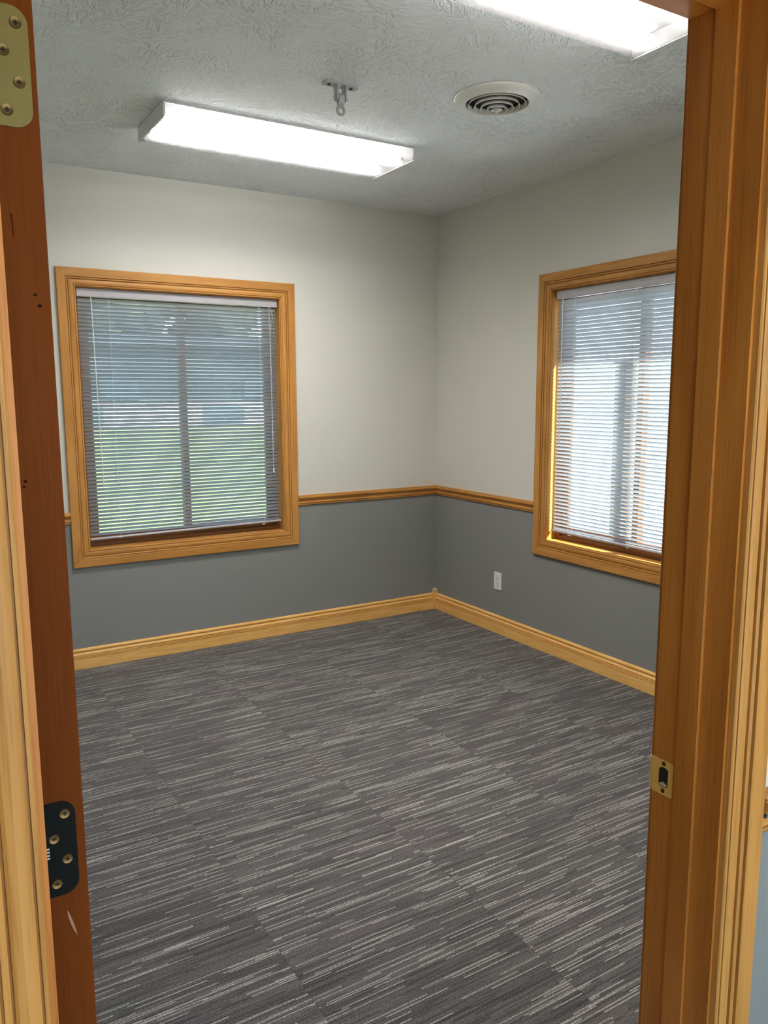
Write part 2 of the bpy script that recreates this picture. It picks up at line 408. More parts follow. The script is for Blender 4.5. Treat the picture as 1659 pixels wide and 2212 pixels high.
# ---------------------------------------------------------------- shell
def wall_with_hole(name, mapf, u0, u1, z0, z1, n0, n1, hole, label):
    a0, a1, b0, b1 = hole; m = MB()
    us = [u0, a0, a1, u1]; zs = [z0, b0, b1, z1]
    us = sorted(set(us)); zs = sorted(set(zs))
    V = {}; verts = []
    def vid(u, z, n):
        k = (round(u, 5), round(z, 5), n)
        if k not in V: V[k] = len(verts); verts.append(mapf(u, z, n))
        return V[k]
    F = []
    inside = lambda u, z: a0 < u < a1 and b0 < z < b1
    cells = {}
    for i in range(len(us)-1):
        for j in range(len(zs)-1):
            if not inside((us[i]+us[i+1])/2, (zs[j]+zs[j+1])/2): cells[(i, j)] = 1
    for (i, j) in cells:
        q = [(us[i], zs[j]), (us[i+1], zs[j]), (us[i+1], zs[j+1]), (us[i], zs[j+1])]
        for n in (n0, n1): F.append([vid(u, z, n) for u, z in q])
        for (di, dj, e) in ((-1, 0, (3, 0)), (1, 0, (1, 2)), (0, -1, (0, 1)), (0, 1, (2, 3))):
            if (i+di, j+dj) not in cells:
                p, r = q[e[0]], q[e[1]]
                F.append([vid(*p, n0), vid(*r, n0), vid(*r, n1), vid(*p, n1)])
    o = obj(name, verts, F, M_WALL)
    return tag(o, label, 'wall', kind='structure')

LIN = 0.020   # liner board space round a window
wall_with_hole('wall_back', lambda u, z, n: (u, D+n, z), XL-WT, X+WT, -0.02, H, 0, WT,
               (W1[0]-LIN, W1[1]+LIN, W_Z0-LIN, W_Z1+LIN), 'long wall with one window, cream above grey, opposite the doorway')
wall_with_hole('wall_right', lambda u, z, n: (X+n, u, z), YR, D, -0.02, H, 0, WT,
               (W2[0]-LIN, W2[1]+LIN, W_Z0-LIN, W_Z1+LIN), 'wall with a window and a white outlet, cream above grey')
tag(weld_box('wall_left', (XL-WT, XL, YR, D, -.02, H), M_WALL), 'plain wall behind the opened door, cream above grey', 'wall', kind='structure')
JT = 0.018
wall_with_hole('wall_front', lambda u, z, n: (u, YH+n, z), -1.9, X+WT, -0.02, H, 0, YR-YH,
               (OP_L-JT, OP_R+JT, -0.02, HEAD+JT), 'wall around the doorway, pale above grey on the hall side')
tag(weld_box('ceiling', (XL-WT, X+WT, YH, D+WT, H, H+.12), M_CEIL), 'grey white ceiling with stomped plaster texture', 'ceiling', kind='structure')

# floor: dark subfloor with carpet tiles of 0.61 m
fl = weld_box('floor', (-1.9, X+WT, -1.3, D+WT, -.10, -.0065), M_SUB)
tag(fl, 'charcoal carpet tile floor with light streaks', 'floor', kind='structure')
TS = 0.61
def tile(x0, x1, y0, y1, k):
    g = .0003
    m = MB(); a, b, c, d = x0+g, x1-g, y0+g, y1-g; h = 0.0; e = .0006
    m.add([(a, c, -.0062), (b, c, -.0062), (b, d, -.0062), (a, d, -.0062), (a, c, h-e), (b, c, h-e), (b, d, h-e), (a, d, h-e),
           (a+e, c+e, h), (b-e, c+e, h), (b-e, d-e, h), (a+e, d-e, h)],
          [(3, 2, 1, 0), (0, 1, 5, 4), (1, 2, 6, 5), (2, 3, 7, 6), (3, 0, 4, 7), (4, 5, 9, 8), (5, 6, 10, 9), (6, 7, 11, 10), (7, 4, 8, 11), (8, 9, 10, 11)])
    return m.obj('carpet_tile', M_CARPET, fl)
def tiles(xa, xb, ya, yb, ox, oy):
    i0 = math.floor((xa-ox)/TS); j0 = math.floor((ya-oy)/TS); i = i0
    while ox+i*TS < xb-.02:
        j = j0
        while oy+j*TS < yb-.02:
            tile(max(xa, ox+i*TS), min(xb, ox+(i+1)*TS), max(ya, oy+j*TS), min(yb, oy+(j+1)*TS), (i, j)); j += 1
        i += 1
tiles(XL, X, YR, D, 0.785, 1.17)
tiles(OP_L-JT, OP_R+JT, YH, YR, 0.785, 1.17)
tiles(-1.9, X, -1.3, YH, 0.785, 0.0)

# baseboards and chair rails
def mould(name, mapf, prof, s0, s1, zoff, axis, label, cat, m0=0, m1=0):
    o = MB().sweep(prof, s0, s1, m0, m1, mapf).obj(name, OAK[axis])
    return tag(o, label, cat, kind='structure')
CB = 0.030
bb = empty('baseboard_back', (X-.5, D, 0)); tag(bb, 'golden oak baseboard along the wall below the full-width window', 'baseboard', kind='structure')
MB().sweep(BASE_PROF, XL+.001, X-CB, 0, 0, lambda s, w, t: (s, D-t, w+.001)).obj('base_board', OAKB[0], bb)
# corner block with pointed cap
cbk = MB().bbox(X-CB, X-.0005, D-CB, D-.0005, .001, .132, .002).obj('corner_block', OAKB[2], bb)
cx, cyy = X-CB/2-.001, D-CB/2-.001
cap = MB(); r0 = .0125; r1 = .0165
ring = lambda r, z: [(cx+sx*r, cyy+sy*r, z) for sx, sy in ((-1, -1), (1, -1), (1, 1), (-1, 1))]
vv = ring(r0, .1315) + ring(r1-.002, .138) + ring(r1-.002, .142) + ring(.006, .155) + [(cx, cyy, .159)]
ff = [(3, 2, 1, 0)] + [(4*q+k, 4*q+(k+1) % 4, 4*q+4+(k+1) % 4, 4*q+4+k) for q in range(3) for k in range(4)] + [(12+k, 12+(k+1) % 4, 16) for k in range(4)]
cap.add(vv, ff).obj('finial', M_CREAMCAP, cbk)
o = MB().sweep(BASE_PROF, YR+.001, D-CB, 0, 0, lambda s, w, t: (X-t, s, w+.001)).obj('baseboard_right', OAKB[1])
tag(o, 'golden oak baseboard below the white wall outlet', 'baseboard', kind='structure')
o = MB().sweep(BASE_PROF, YR+.001, D-.017, 0, 0, lambda s, w, t: (XL+t, s, w+.001)).obj('baseboard_left', OAKB[1])
tag(o, 'golden oak baseboard behind the open door', 'baseboard', kind='structure')

def rail(name, s0, s1, m0, m1, mapf, axis, label):
    o = MB().sweep(RAIL_PROF, s0, s1, 0, 0, mapf)
    # mitre in the room corner: end follows the projection
    n = len(RAIL_PROF)
    if m1:
        for i, (w, t) in enumerate(RAIL_PROF): o.v[n+i] = mapf(s1+m1*t, w, t)
    o = o.obj(name, OAK[axis]); return tag(o, label, 'chair rail', kind='structure')
rb = lambda s, w, t: (s, D-.0003-t, RAIL_B+w)
rail('trim_1', W1[1]+CW+.0005, X-.0006, 0, -1, rb, 0, 'oak chair rail between the lawn window and the room corner')
rail('trim_2', XL+.026, W1[0]-CW-.0005, 0, 0, rb, 0, 'oak chair rail stub between the door edge and window casing')
rail('trim_3', W2[1]+CW+.0005, D-.0006, 0, -1, lambda s, w, t: (X-.0003-t, s, RAIL_B+w), 1, 'oak chair rail above the white outlet, from corner to window')
rail('trim_4', YR+.003, W2[0]-CW-.0005, 0, 0, lambda s, w, t: (X-.0003-t, s, RAIL_B+w), 1, 'oak chair rail beyond the sunny window, behind the door jamb')
rail('trim_5', YR+.003, D-.026, 0, 0, lambda s, w, t: (XL+.0003+t, s, RAIL_B+w), 1, 'oak chair rail on the wall behind the opened door')

# ---------------------------------------------------------------- windows
def make_window(name, P, u0, u1, label, haxis, gap_side):
    """P(u, z, n): u along the wall, n outward from the room face"""
    z0, z1 = W_Z0, W_Z1
    um, zm = (u0+u1)/2, z0
    root = empty(name, P(um, z0, 0)); tag(root, label, 'window', kind='structure')
    pr = casing_prof(CW)
    B = lambda nm, u_0, u_1, za, zb, na, nb, mat, par=root: MB().poly([(u_0, za), (u_1, za), (u_1, zb), (u_0, zb)], na, nb, lambda a, b, c: P(a, b, c)).obj(nm, mat, par)
    # picture frame casing, mitred
    MB().sweep(pr, u0, u1, -1, 1, lambda s, w, t: P(s, z1+w, -t)).obj('casing', OAK[haxis], root)
    MB().sweep(pr, u0, u1, -1, 1, lambda s, w, t: P(s, z0-w, -t)).obj('casing', OAK[haxis], root)
    MB().sweep(pr, z0, z1, -1, 1, lambda s, w, t: P(u0-w, s, -t)).obj('casing', OAK[2], root)
    MB().sweep(pr, z0, z1, -1, 1, lambda s, w, t: P(u1+w, s, -t)).obj('casing', OAK[2], root)
    r = .004; b = .0195; d = .135
    B('jamb_liner', u0-b, u0+r, z0+r, z1-r, .0005, d, OAK[2]); B('jamb_liner', u1-r, u1+b, z0+r, z1-r, .0005, d, OAK[2])
    B('head_liner', u0-b, u1+b, z1-r, z1+b, .0005, d, OAK[haxis]); B('sill_liner', u0-b, u1+b, z0-b, z0+r, .0005, d, OAK[haxis])
    a0, a1, c0, c1 = u0+r, u1-r, z0+r, z1-r
    fr = .028
    f = root
    B('frame_stile', a0, a0+fr, c0, c1, .078, d, SASHW[2]); B('frame_stile', a1-fr, a1, c0, c1, .078, d, SASHW[2])
    B('frame_rail', a0+fr, a1-fr, c0, c0+.020, .078, d, SASHW[haxis]); B('frame_rail', a0+fr, a1-fr, c1-.022, c1, .078, d, SASHW[haxis])
    s0, s1 = a0+fr, a1-fr; q0, q1 = c0+.020, c1-.022; mid = (s0+s1)/2; st = .040
    for (e0, e1, na, nb) in ((s0, mid+.020, .080, .102), (mid-.020, s1, .104, .126)):
        sash = B('sash_stile', e0, e0+st, q0, q1, na, nb, SASHW[2])
        B('sash_stile', e1-st, e1, q0, q1, na, nb, SASHW[2])
        B('sash_rail', e0+st, e1-st, q0, q0+.052, na, nb, SASHW[haxis]); B('sash_rail', e0+st, e1-st, q1-.042, q1, na, nb, SASHW[haxis])
        B('glass_pane', e0+st, e1-st, q0+.052, q1-.042, (na+nb)/2-.002, (na+nb)/2+.002, M_GLASS)
    # latch on the meeting stile
    MB().poly(rrect(mid-.012, mid+.012, 1.02, 1.09, .008), .0700, .0802, lambda a, b_, c: P(a, b_, c)).obj('sash_latch', M_SLOT, root)
    return root
P1 = lambda u, z, n: (u, D+n, z)
P2 = lambda u, z, n: (X+n, u, z)
make_window('window_1', P1, W1[0], W1[1], 'oak framed sliding window onto a green lawn, opposite the doorway', 0, 0)
make_window('window_2', P2, W2[0], W2[1], 'oak framed sunny sliding window on the wall with the outlet', 1, 1)

# ---------------------------------------------------------------- blinds
def make_blind(name, P, u0, u1, label, spec):
    z1 = W_Z1-.005
    root = empty(name, P((u0+u1)/2, z1, .03))
    tag(root, label, 'blind', 'white mini blinds in the oak windows')
    a, b = u0+.008, u1-.007
    nc = .036
    hp = [(-.0150, 0), (-.0150, -.040), (-.0130, -.044), (-.0110, -.044), (-.0110, -.004), (.0120, -.004), (.0120, -.030), (.0135, -.030), (.0135, 0)]
    hp = [(-.0165, -.002), (-.0165, -.014), (-.0150, -.0155), (-.0150, -.030), (-.0165, -.0315), (-.0165, -.042), (-.0145, -.046), (.0120, -.046), (.0135, -.044), (.0135, 0), (-.0150, 0)]
    hr = MB()
    k = len(hp)
    hr.add([P(a, z1+dz, nc+dn) for dn, dz in hp] + [P(b, z1+dz, nc+dn) for dn, dz in hp],
           [tuple(range(k)), tuple(range(k, 2*k))] + [(i, (i+1) % k, k+(i+1) % k, k+i) for i in range(k)])
    hr.obj('headrail', M_RAILW, root)
    # one slat mesh: crowned strip, tilted room edge up
    pitch, n_sl = .0213, spec['n']
    tilt = math.radians(spec['tilt']); w = .0252; cr = .0022; th = .00045
    sec = []
    for i in range(6):
        q = -w/2 + w*i/5; c = cr*(1-(2*q/w)**2)
        sec.append((q, c))
    def rot(q, c): return (q*math.cos(tilt)+c*math.sin(tilt), -q*math.sin(tilt)+c*math.cos(tilt))   # (outward, up): outer edge low
    prof = [rot(q, c+th/2) for q, c in sec] + [rot(q, c-th/2) for q, c in reversed(sec)]
    zt = z1-.062
    k = len(prof); e0, e1 = a+.003, b-.003
    v = [P(e0, zt+dz, nc+dn) for dn, dz in prof] + [P(e1, zt+dz, nc+dn) for dn, dz in prof]
    f = [tuple(range(k)), tuple(range(k, 2*k))] + [(i, (i+1) % k, k+(i+1) % k, k+i) for i in range(k)]
    first = obj('slat', v, f, M_SLAT, root, smooth=True)
    rg = random.Random(spec['seed'])
    base = Vector(first.location)
    for i in range(1, n_sl):
        o = first.copy(); COL.objects.link(o); o.parent = root
        o.location = base + Vector((0, 0, -i*pitch + rg.uniform(-.0006, .0006)))
        if spec['haxis'] == 0: o.rotation_euler = (rg.uniform(-.025, .025), rg.uniform(-.0006, .0006), 0)
        else: o.rotation_euler = (rg.uniform(-.0006, .0006), rg.uniform(-.025, .025), 0)
    zb = zt-(n_sl-1)*pitch-.020
    br = [(-.011, -.004), (-.0125, .001), (-.010, .0055), (.010, .0055), (.0125, .001), (.011, -.004)]
    k = len(br); sl = spec['sag']
    MB().add([P(a, zb+dz-sl, nc+dn) for dn, dz in br] + [P(b, zb+dz+sl, nc+dn) for dn, dz in br],
             [tuple(range(k)), tuple(range(k, 2*k))] + [(i, (i+1) % k, k+(i+1) % k, k+i) for i in range(k)]).obj('bottom_rail', M_RAILW, root)
    for u in spec['ladders']:
        m = MB()
        for dn in (-.0128, .0128): m.tube([P(u, z1-.045, nc+dn), P(u, zb+.004, nc+dn)], .0007, 5)
        for dz in (0,): m.tube([P(u+.004, z1-.045, nc-.0135), P(u+.004, zb+.004, nc-.0135)], .0005, 4)
        m.obj('ladder_cord', M_CORD, root)
        MB().poly(rrect(u-.008, u+.012, -.006, .006, .004), -.0055, -.0135, lambda p_, q_, t_: P(p_, zb+t_+.0015-.0, nc+q_)).obj('cord_plug', M_PLASTIC, root)
    wu, wz = spec['wand']
    hook = MB().tube([P(wu, z1-.044, nc-.018), P(wu, z1-.062, nc-.021)], .0018, 6).obj('wand_hook', M_PLASTIC, root)
    MB().tube([P(wu, z1-.060, nc-.0215), P(wu-spec['lean'], wz, nc-.026)], .0028, 6).obj('tilt_wand', spec['wandmat'], root)
    if spec.get('cord'):
        cu, cz = spec['cord']
        m = MB()
        m.tube([P(cu, z1-.045, nc-.018), P(cu+.012, z1-.075, nc-.022), P(cu+.017, z1-.11, nc-.022), P(cu+.008, z1-.15, nc-.021), P(cu-.001, z1-.19, nc-.020), P(cu+.002, cz, nc-.020)], .0009, 5)
        m.tube([P(cu-.006, z1-.045, nc-.018), P(cu-.004, z1-.12, nc-.0215), P(cu-.003, z1-.19, nc-.021), P(cu, cz, nc-.021)], .0009, 5)
        m.obj('lift_cord', M_CORD, root)
        c0 = P(cu+.001, cz-.03, nc-.0205)
        MB().lathe([(.0015, .032), (.004, .026), (.0065, .004), (.006, 0)], c0, 10).obj('cord_tassel', M_PLASTIC, root, smooth=True)
    return root
M_WAND = plain('clear_acrylic_wand', C3(.70, .74, .76), .15)
make_blind('window_blind', P1, W1[0]+.004, W1[1]-.004, 'white mini blind over the lawn window, with a lift cord and tassel',
           dict(n=62, tilt=44, seed=3, haxis=0, ladders=(1.018, 1.905), wand=(.925, 1.03), lean=-.012, wandmat=M_WAND, cord=(1.975, 1.09), sag=.006))
make_blind('window_blind', P2, W2[0]+.004, W2[1]-.012, 'white mini blind over the sunlit window on the outlet wall',
           dict(n=62, tilt=44, seed=5, haxis=1, ladders=(3.297, 2.862, 2.43), wand=(3.385, 1.25), lean=.008, wandmat=M_WAND, sag=.002))

# ---------------------------------------------------------------- ceiling lights
def make_light(loc, label):
    x0, x1 = loc[0]-.611, loc[0]+.611; y0, y1 = loc[1]-.200, loc[1]+.200
    zb, zt = H-.062, H-.008; LX_ = loc[0]
    root = empty('ceiling_light', (loc[0], loc[1], H)); tag(root, label, 'ceiling light', 'wraparound fluorescent ceiling lights')
    hs = MB().box(x0+.0006, x1-.0006, y0+.0006, y1-.0006, zt-.002, H-.0005)
    hs.obj('housing', M_ENAMEL, root)
    MB().box(x0+.004, x1-.004, y0+.014, y1-.014, zt-.004, zt-.0025).obj('dimming_pan', M_DIM, root)
    e = .007
    for (a, b) in ((x0-e, x0), (x1, x1+e)):
        MB().bbox(a, b, y0-.003, y1+.003, zb-.003, H-.004, .0015).obj('end_plate', M_ENAMEL, root)
    for a in (x0+.0008, x1-.0028): MB().box(a, a+.002, y0+.002, y1-.002, zb+.001, zt-.0045).obj('end_dimming_panel', M_DIM_END, root)  # dark panels added so the lens ends look dim
    pr = [(y0, zt), (y0, zb+.016), (y0+.003, zb+.006), (y0+.012, zb+.0005), (y0+.03, zb), (y1-.03, zb), (y1-.012, zb+.0005), (y1-.003, zb+.006), (y1, zb+.016), (y1, zt)]
    v = [(x, y, z) for x in (x0+.0005, x1-.0005) for y, z in pr]; k = len(pr)
    strip = lambda nm, i0, i1, mat: obj(nm, v[i0:i1]+v[k+i0:k+i1], [(i, i+1, i1-i0+i+1, i1-i0+i) for i in range(i1-i0-1)], mat, root)
    strip('lens', 3, 7, M_LENS); strip('lens_side', 0, 4, M_LENS_S); strip('lens_side', 6, 10, M_LENS_S)
    for dy in (-.100, .100):
        t = MB().tube([(x0+.022, loc[1]+dy, H-.035), (x1-.022, loc[1]+dy, H-.035)], .0130, 12).obj('lamp_tube', M_TUBE, root)
        for (a, b) in ((x0+.002, x0+.022), (x1-.022, x1-.002)):
            MB().tube([(a+.001 if a < LX_ else a, loc[1]+dy, H-.035), (b if a < LX_ else b-.001, loc[1]+dy, H-.035)], .0120, 10).obj('lamp_holder', M_ENAMEL, root)
    return root
LX = 1.626
make_light((LX, 3.606), 'lit fluorescent ceiling light near the lawn window, seen whole')
make_light((LX, 1.845), 'lit fluorescent ceiling light between the round vent and the doorway')

# ---------------------------------------------------------------- round ceiling vent
vc = (2.18, 2.70, H)
vent = empty('ceiling_vent', vc); tag(vent, 'round white ceiling air vent with concentric rings', 'vent')
MB().lathe([(.1765, -.0005), (.1765, -.004), (.173, -.009), (.165, -.013), (.153, -.016), (.140, -.019), (.132, -.024), (.130, -.025), (.128, -.023), (.128, -.0005)], vc, 64).obj('flange', M_VENT, vent, smooth=True)
MB().lathe([(.0, -.0010), (.1275, -.0010), (.1275, -.0018), (.0, -.0018)], vc, 48).obj('duct_shade_disc', M_BLACK, vent)  # black disc painted for the duct's darkness; the ceiling is not cut
for i, (r, z) in enumerate(((.119, -.028), (.094, -.035), (.069, -.042), (.044, -.049))):
    MB().lathe([(r, z), (r-.0025, z), (r-.0062, z+.013), (r-.0053, z+.0133), (r-.0008, z+.002)], vc, 56, closed=True).obj('diffuser_ring', M_VENT, vent, smooth=True)
MB().lathe([(0, -.058), (.006, -.058), (.0075, -.056), (.0085, -.048), (.018, -.046), (.0225, -.048), (.024, -.047), (.015, -.036), (.0, -.034)], vc, 32).obj('centre_cone', M_VENT, vent, smooth=True)
for k in range(4):
    a = math.radians(25+90*k); ca, sa = math.cos(a), math.sin(a)
    MB().tube([(vc[0]+.012*ca, vc[1]+.012*sa, H-.036), (vc[0]+.1275*ca, vc[1]+.1275*sa, H-.014)], .0022, 6).obj('strut', M_SLOT, vent)

# ---------------------------------------------------------------- swing hanger bracket
hx, hy = 1.560, 2.900
hook = empty('ceiling_hook', (hx, hy, H)); tag(hook, 'grey metal swing hanger bracket with an eye ring on the ceiling', 'hook')
pl = MB().poly(rrect(hx-.074, hx+.074, hy-.021, hy+.021, .010), H-.0078, H-.0005, lambda a, b, c: (a, b, c)).obj('base_plate', M_HOOK, hook)
for dx in (-.048, .048):
    MB().lathe([(0, -.0125), (.005, -.0120), (.0078, -.0095), (.0078, -.0075)], (hx+dx, hy, H), 14).obj('mounting_screw', M_SLOT, pl)
for sx in (-1, 1):
    xa = hx+.002+sx*.0185
    prof = [(-.020, -.0075), (.020, -.0075), (.016, -.030), (.014, -.052)] + [(.014*math.cos(t), -.052-.013*math.sin(t)) for t in [PI*k/8 for k in range(1, 8)]] + [(-.014, -.052), (-.016, -.030)]
    ear = MB().poly(prof, xa-.003, xa+.003, lambda a, b, c: (c, hy+a, H+b)).obj('bracket_ear', M_HOOK, hook)
    MB().lathe([(.0095, 0), (.0095, .006), (.006, .008), (0, .008)] if sx > 0 else [(.0095, 0), (.0095, -.006), (.006, -.008), (0, -.008)], (xa+sx*.003, hy, H-.049), 6, axis='x').obj('bolt_head', M_HOOK, ear)
MB().tube([(hx-.0165, hy, H-.049), (hx+.0205, hy, H-.049)], .0055, 12).obj('bolt', M_HOOK, hook)
lk = MB().poly([(.013*math.cos(t), -.047+.015*math.sin(t)) for t in [PI*k/8 for k in range(0, 9)]] + [(-.010, -.072), (-.006, -.078), (.006, -.078), (.010, -.072)], hx-.010, hx+.014, lambda a, b, c: (c, hy+a, H+b)).obj('swing_link', M_HOOK, hook)
MB().lathe([(.0150+.0058*math.cos(t), .0058*math.sin(t)) for t in [2*PI*k/10 for k in range(10)]], (hx+.002, hy, H-.096), 28, axis='y', closed=True).obj('eye_ring', M_HOOK, hook, smooth=True)

# ---------------------------------------------------------------- wall outlet
oy, oz = 3.889, .346
ou = empty('wall_outlet', (X, oy, oz)); tag(ou, 'white duplex wall outlet on the grey lower wall', 'outlet')
MB().bbox(X-.0055, X-.0003, oy-.0362, oy+.0362, oz-.0577, oz+.0577, .0018).obj('cover_plate', M_PLASTIC, ou)
for dz in (.0195, -.0195):
    pts = [(.0172*math.cos(t), max(-.0142, min(.0142, .0172*math.sin(t)))) for t in [2*PI*k/32 for k in range(32)]]
    rc = MB().poly([(oy+a, oz+dz+b) for a, b in pts], X-.0072, X-.005, lambda a, b, c: (c, a, b)).obj('receptacle', M_PLASTIC, ou)
    for (dy, h) in ((.0065, .0045), (-.0065, .0036)):
        MB().box(X-.0075, X-.0068, oy+dy-.0011, oy+dy+.0011, oz+dz+.003-h, oz+dz+.003+h).obj('slot', M_SLOT, rc)
    MB().poly([(oy+.0026*math.cos(t), oz+dz-.0085+.0026*math.sin(t)) for t in [2*PI*k/12 for k in range(12)]], X-.0075, X-.0068, lambda a, b, c: (c, a, b)).obj('slot', M_SLOT, rc)
MB().lathe([(.0032, 0), (.0030, -.0012), (0, -.0016)], (X-.0053, oy, oz), 12, axis='x').obj('screw', M_RAILW, ou)

# ---------------------------------------------------------------- doorway frame
fr = empty('trim_6', ((OP_L+OP_R)/2, YH, 0)); tag(fr, 'varnished wood door frame around the open doorway, with stops and casing', 'door frame', kind='structure')
weld_box('side_jamb', (OP_L-JT+.0005, OP_L, YH, YR, .0005, HEAD), JAMB[2], fr)
weld_box('side_jamb', (OP_R, OP_R+JT-.0005, YH, YR, .0005, HEAD), JAMB[2], fr)
weld_box('head_jamb', (OP_L-JT+.0005, OP_R+JT-.0005, YH, YR, HEAD, HEAD+JT-.0005), JAMB[0], fr)
SP = .0045; S0, S1 = .7195, .7555
def stop_prof(): return [(S0, 0), (S0, SP-.0008), (S0+.0008, SP), (S1, SP), (S1, 0)]
MB().poly([(y, OP_L+t) for y, t in stop_prof()], .001, HEAD, lambda a, b, c: (b, a, c)).obj('door_stop', JAMB[2], fr)
MB().poly([(y, OP_R-t) for y, t in stop_prof()], .001, HEAD, lambda a, b, c: (b, a, c)).obj('door_stop', JAMB[2], fr)
MB().poly([(y, HEAD-t) for y, t in stop_prof()], OP_L+SP, OP_R-SP, lambda a, b, c: (c, a, b)).obj('door_stop', JAMB[0], fr)
DC = .076; rev = .006
dp = casing_prof(DC)
for (face, sg) in ((YH, 1), (YR, -1)):
    Y = lambda t: face - sg*(t+.0003)
    MB().sweep(dp, .0008, HEAD+rev, 0, 1, lambda s, w, t: (OP_L-rev-w, Y(t), s)).obj('casing', OAK[2], fr)
    MB().sweep(dp, .0008, HEAD+rev, 0, 1, lambda s, w, t: (OP_R+rev+w, Y(t), s)).obj('casing', OAK[2], fr)
    MB().sweep(dp, OP_L-rev, OP_R+rev, -1, 1, lambda s, w, t: (s, Y(t), HEAD+rev+w)).obj('casing', OAK[0], fr)
# strike plate on the right jamb
z0, z1 = .9120, .9705
sk = MB().poly(rrect(.7610, YR+.0005, z0, z1, .0035, (0, 1, 1, 0)), OP_R-.0012, OP_R+.0002, lambda a, b, c: (c, a, b))
lipm = [(YR, OP_R-.0012), (YR+.004, OP_R-.0008), (YR+.0075, OP_R+.0015), (YR+.0095, OP_R+.005), (YR+.0085, OP_R+.0055), (YR+.0068, OP_R+.0025), (YR+.0036, OP_R+.0004), (YR, OP_R+.0002)]
sk.poly(lipm, z0+.003, z1-.003, lambda a, b, c: (b, a, c))
skp = sk.obj('strike_plate', M_BRASS2, fr); skp['label'] = 'brass strike plate'
hole = [(.7695, .926), (.7870, .926), (.7870, .9555), (.7825, .9585), (.7740, .9585), (.7695, .9555)]
hole = [(.7870, .9280), (.7870, .9540), (.7835, .9575), (.7790, .9585), (.7740, .9580), (.7700, .9555), (.7700, .9280), (.7740, .9255), (.7790, .9248), (.7835, .9255)]
MB().poly(hole, OP_R-.0016, OP_R-.0008, lambda a, b, c: (c, a, b)).obj('latch_hole', M_BLACK, skp)
MB().poly([(.7860, .9282), (.7800, .9262), (.7725, .9270), (.7710, .9310), (.7785, .9345), (.7860, .9300)], OP_R-.0019, OP_R-.0011, lambda a, b, c: (c, a, b)).obj('latch_lip', M_CREAMCAP, skp)
for zz in (.9645, .9190):
    MB().lathe([(.0036, 0), (.0034, -.0008), (0, -.0004)], (OP_R-.0012, .7785, zz), 12, axis='x').obj('screw', M_SCREW, skp)

# ---------------------------------------------------------------- the opened door
DT = .0445; pinx, piny = .0745, YR+.0075
dx0, dx1 = pinx+.0078, pinx+.0078+DT; dy0 = YR+.0105; dw = .905
door = empty('door_1', (pinx, piny, 0)); tag(door, 'red brown wood door swung open into the room, seen on its hinge edge', 'door', kind='structure')
MB().bbox(dx0, dx1, dy0, dy0+dw, .012, 2.058, .0015).obj('door_slab', DOORW[2], door)
def hinge(zc_, mat, back, mark):
    rx = dx1-back
    hm = MB().poly(rrect(dx0-.004, rx, zc_-.0508, zc_+.0508, .0150, (1, 0, 0, 1), 8), dy0-.0014, dy0+.0006, lambda a, b, c: (a, c, b))
    hm.tube([(pinx+.0005, piny-.002, zc_-.0508), (pinx+.0005, piny-.002, zc_+.0508)], .0058, 12)
    h = hm.obj('hinge', mat, door)
    for i, dz in enumerate((.0370, .0125, -.0125, -.0370)):
        sx = rx-(.0100 if i % 2 == 0 else .0215)
        sm = MB().lathe([(.0052, 0), (.0048, -.0008), (.0022, -.0003), (0, -.0002)], (sx, dy0-.0014, zc_+dz), 16, axis='y')
        s = sm.obj('screw', M_SCREW, h, smooth=False)
        MB().box(sx-.0020, sx+.0020, dy0-.0023, dy0-.0016, zc_+dz-.0005, zc_+dz+.0005).box(sx-.0005, sx+.0005, dy0-.00235, dy0-.00165, zc_+dz-.0020, zc_+dz+.0020).obj('screw_recess', M_BLACK, h)
    if mark:
        m = MB()
        for k in range(4): m.box(dx0+.0052, dx0+.0095, dy0-.0016, dy0-.0013, zc_-.008+k*.0034, zc_-.0062+k*.0034)
        m.obj('stamped_mark', M_MARK, h)
    return h
hinge(1.834, M_BRASS, .0052, False)['label'] = 'brass hinge leaf with four screws'
hinge(1.088, M_HINGEB, .0085, True)['label'] = 'blackened hinge leaf with four brass screws'
hinge(.342, M_BRASS, .0052, False)
# scuffs and small knots on the edge
M_SCUFF = plain('pale_scuff', C3(.30, .15, .09), .6)
M_KNOT = plain('dark_knot', C3(.030, .008, .002), .8, spec=.02)
def edge_mark(nm, pts, mat): MB().poly(pts, dy0-.0003, dy0+.0002, lambda a, b, c: (a, c, b)).obj(nm, mat, door)
edge_mark('scuff_mark', [(.1044, 1.0180), (.1062, 1.0150), (.1090, 1.0060), (.1112, .9970), (.1133, .9862), (.1106, .9920), (.1078, 1.0000), (.1056, 1.0090)], M_SCUFF)
for kx, kz, kr in ((.1134, 1.6382, .0014), (.1167, 1.6284, .0017), (.0939, 1.4656, .0015), (.0924, 1.4604, .0012)):
    edge_mark('wood_knot', [(kx+kr*math.cos(t)*1.2, kz+kr*math.sin(t)) for t in [2*PI*q/8 for q in range(8)]], M_KNOT)
edge_mark('wood_knot', [(.0974, 1.7100), (.0984, 1.7070), (.0986, 1.6900), (.0981, 1.6880), (.0978, 1.6980)], M_KNOT)
ky = dy0+dw-.065
for (sx, xf) in ((1, dx1), (-1, dx0)):
    kn = MB().lathe([(.032, 0), (.032, sx*.004), (.026, sx*.009), (.011, sx*.012), (.010, sx*.030), (.022, sx*.038), (.0265, sx*.048), (.024, sx*.058), (0, sx*.062)], (xf, ky, .94), 28, axis='x')
    kn.obj('door_knob', M_KNOB, door, smooth=True)

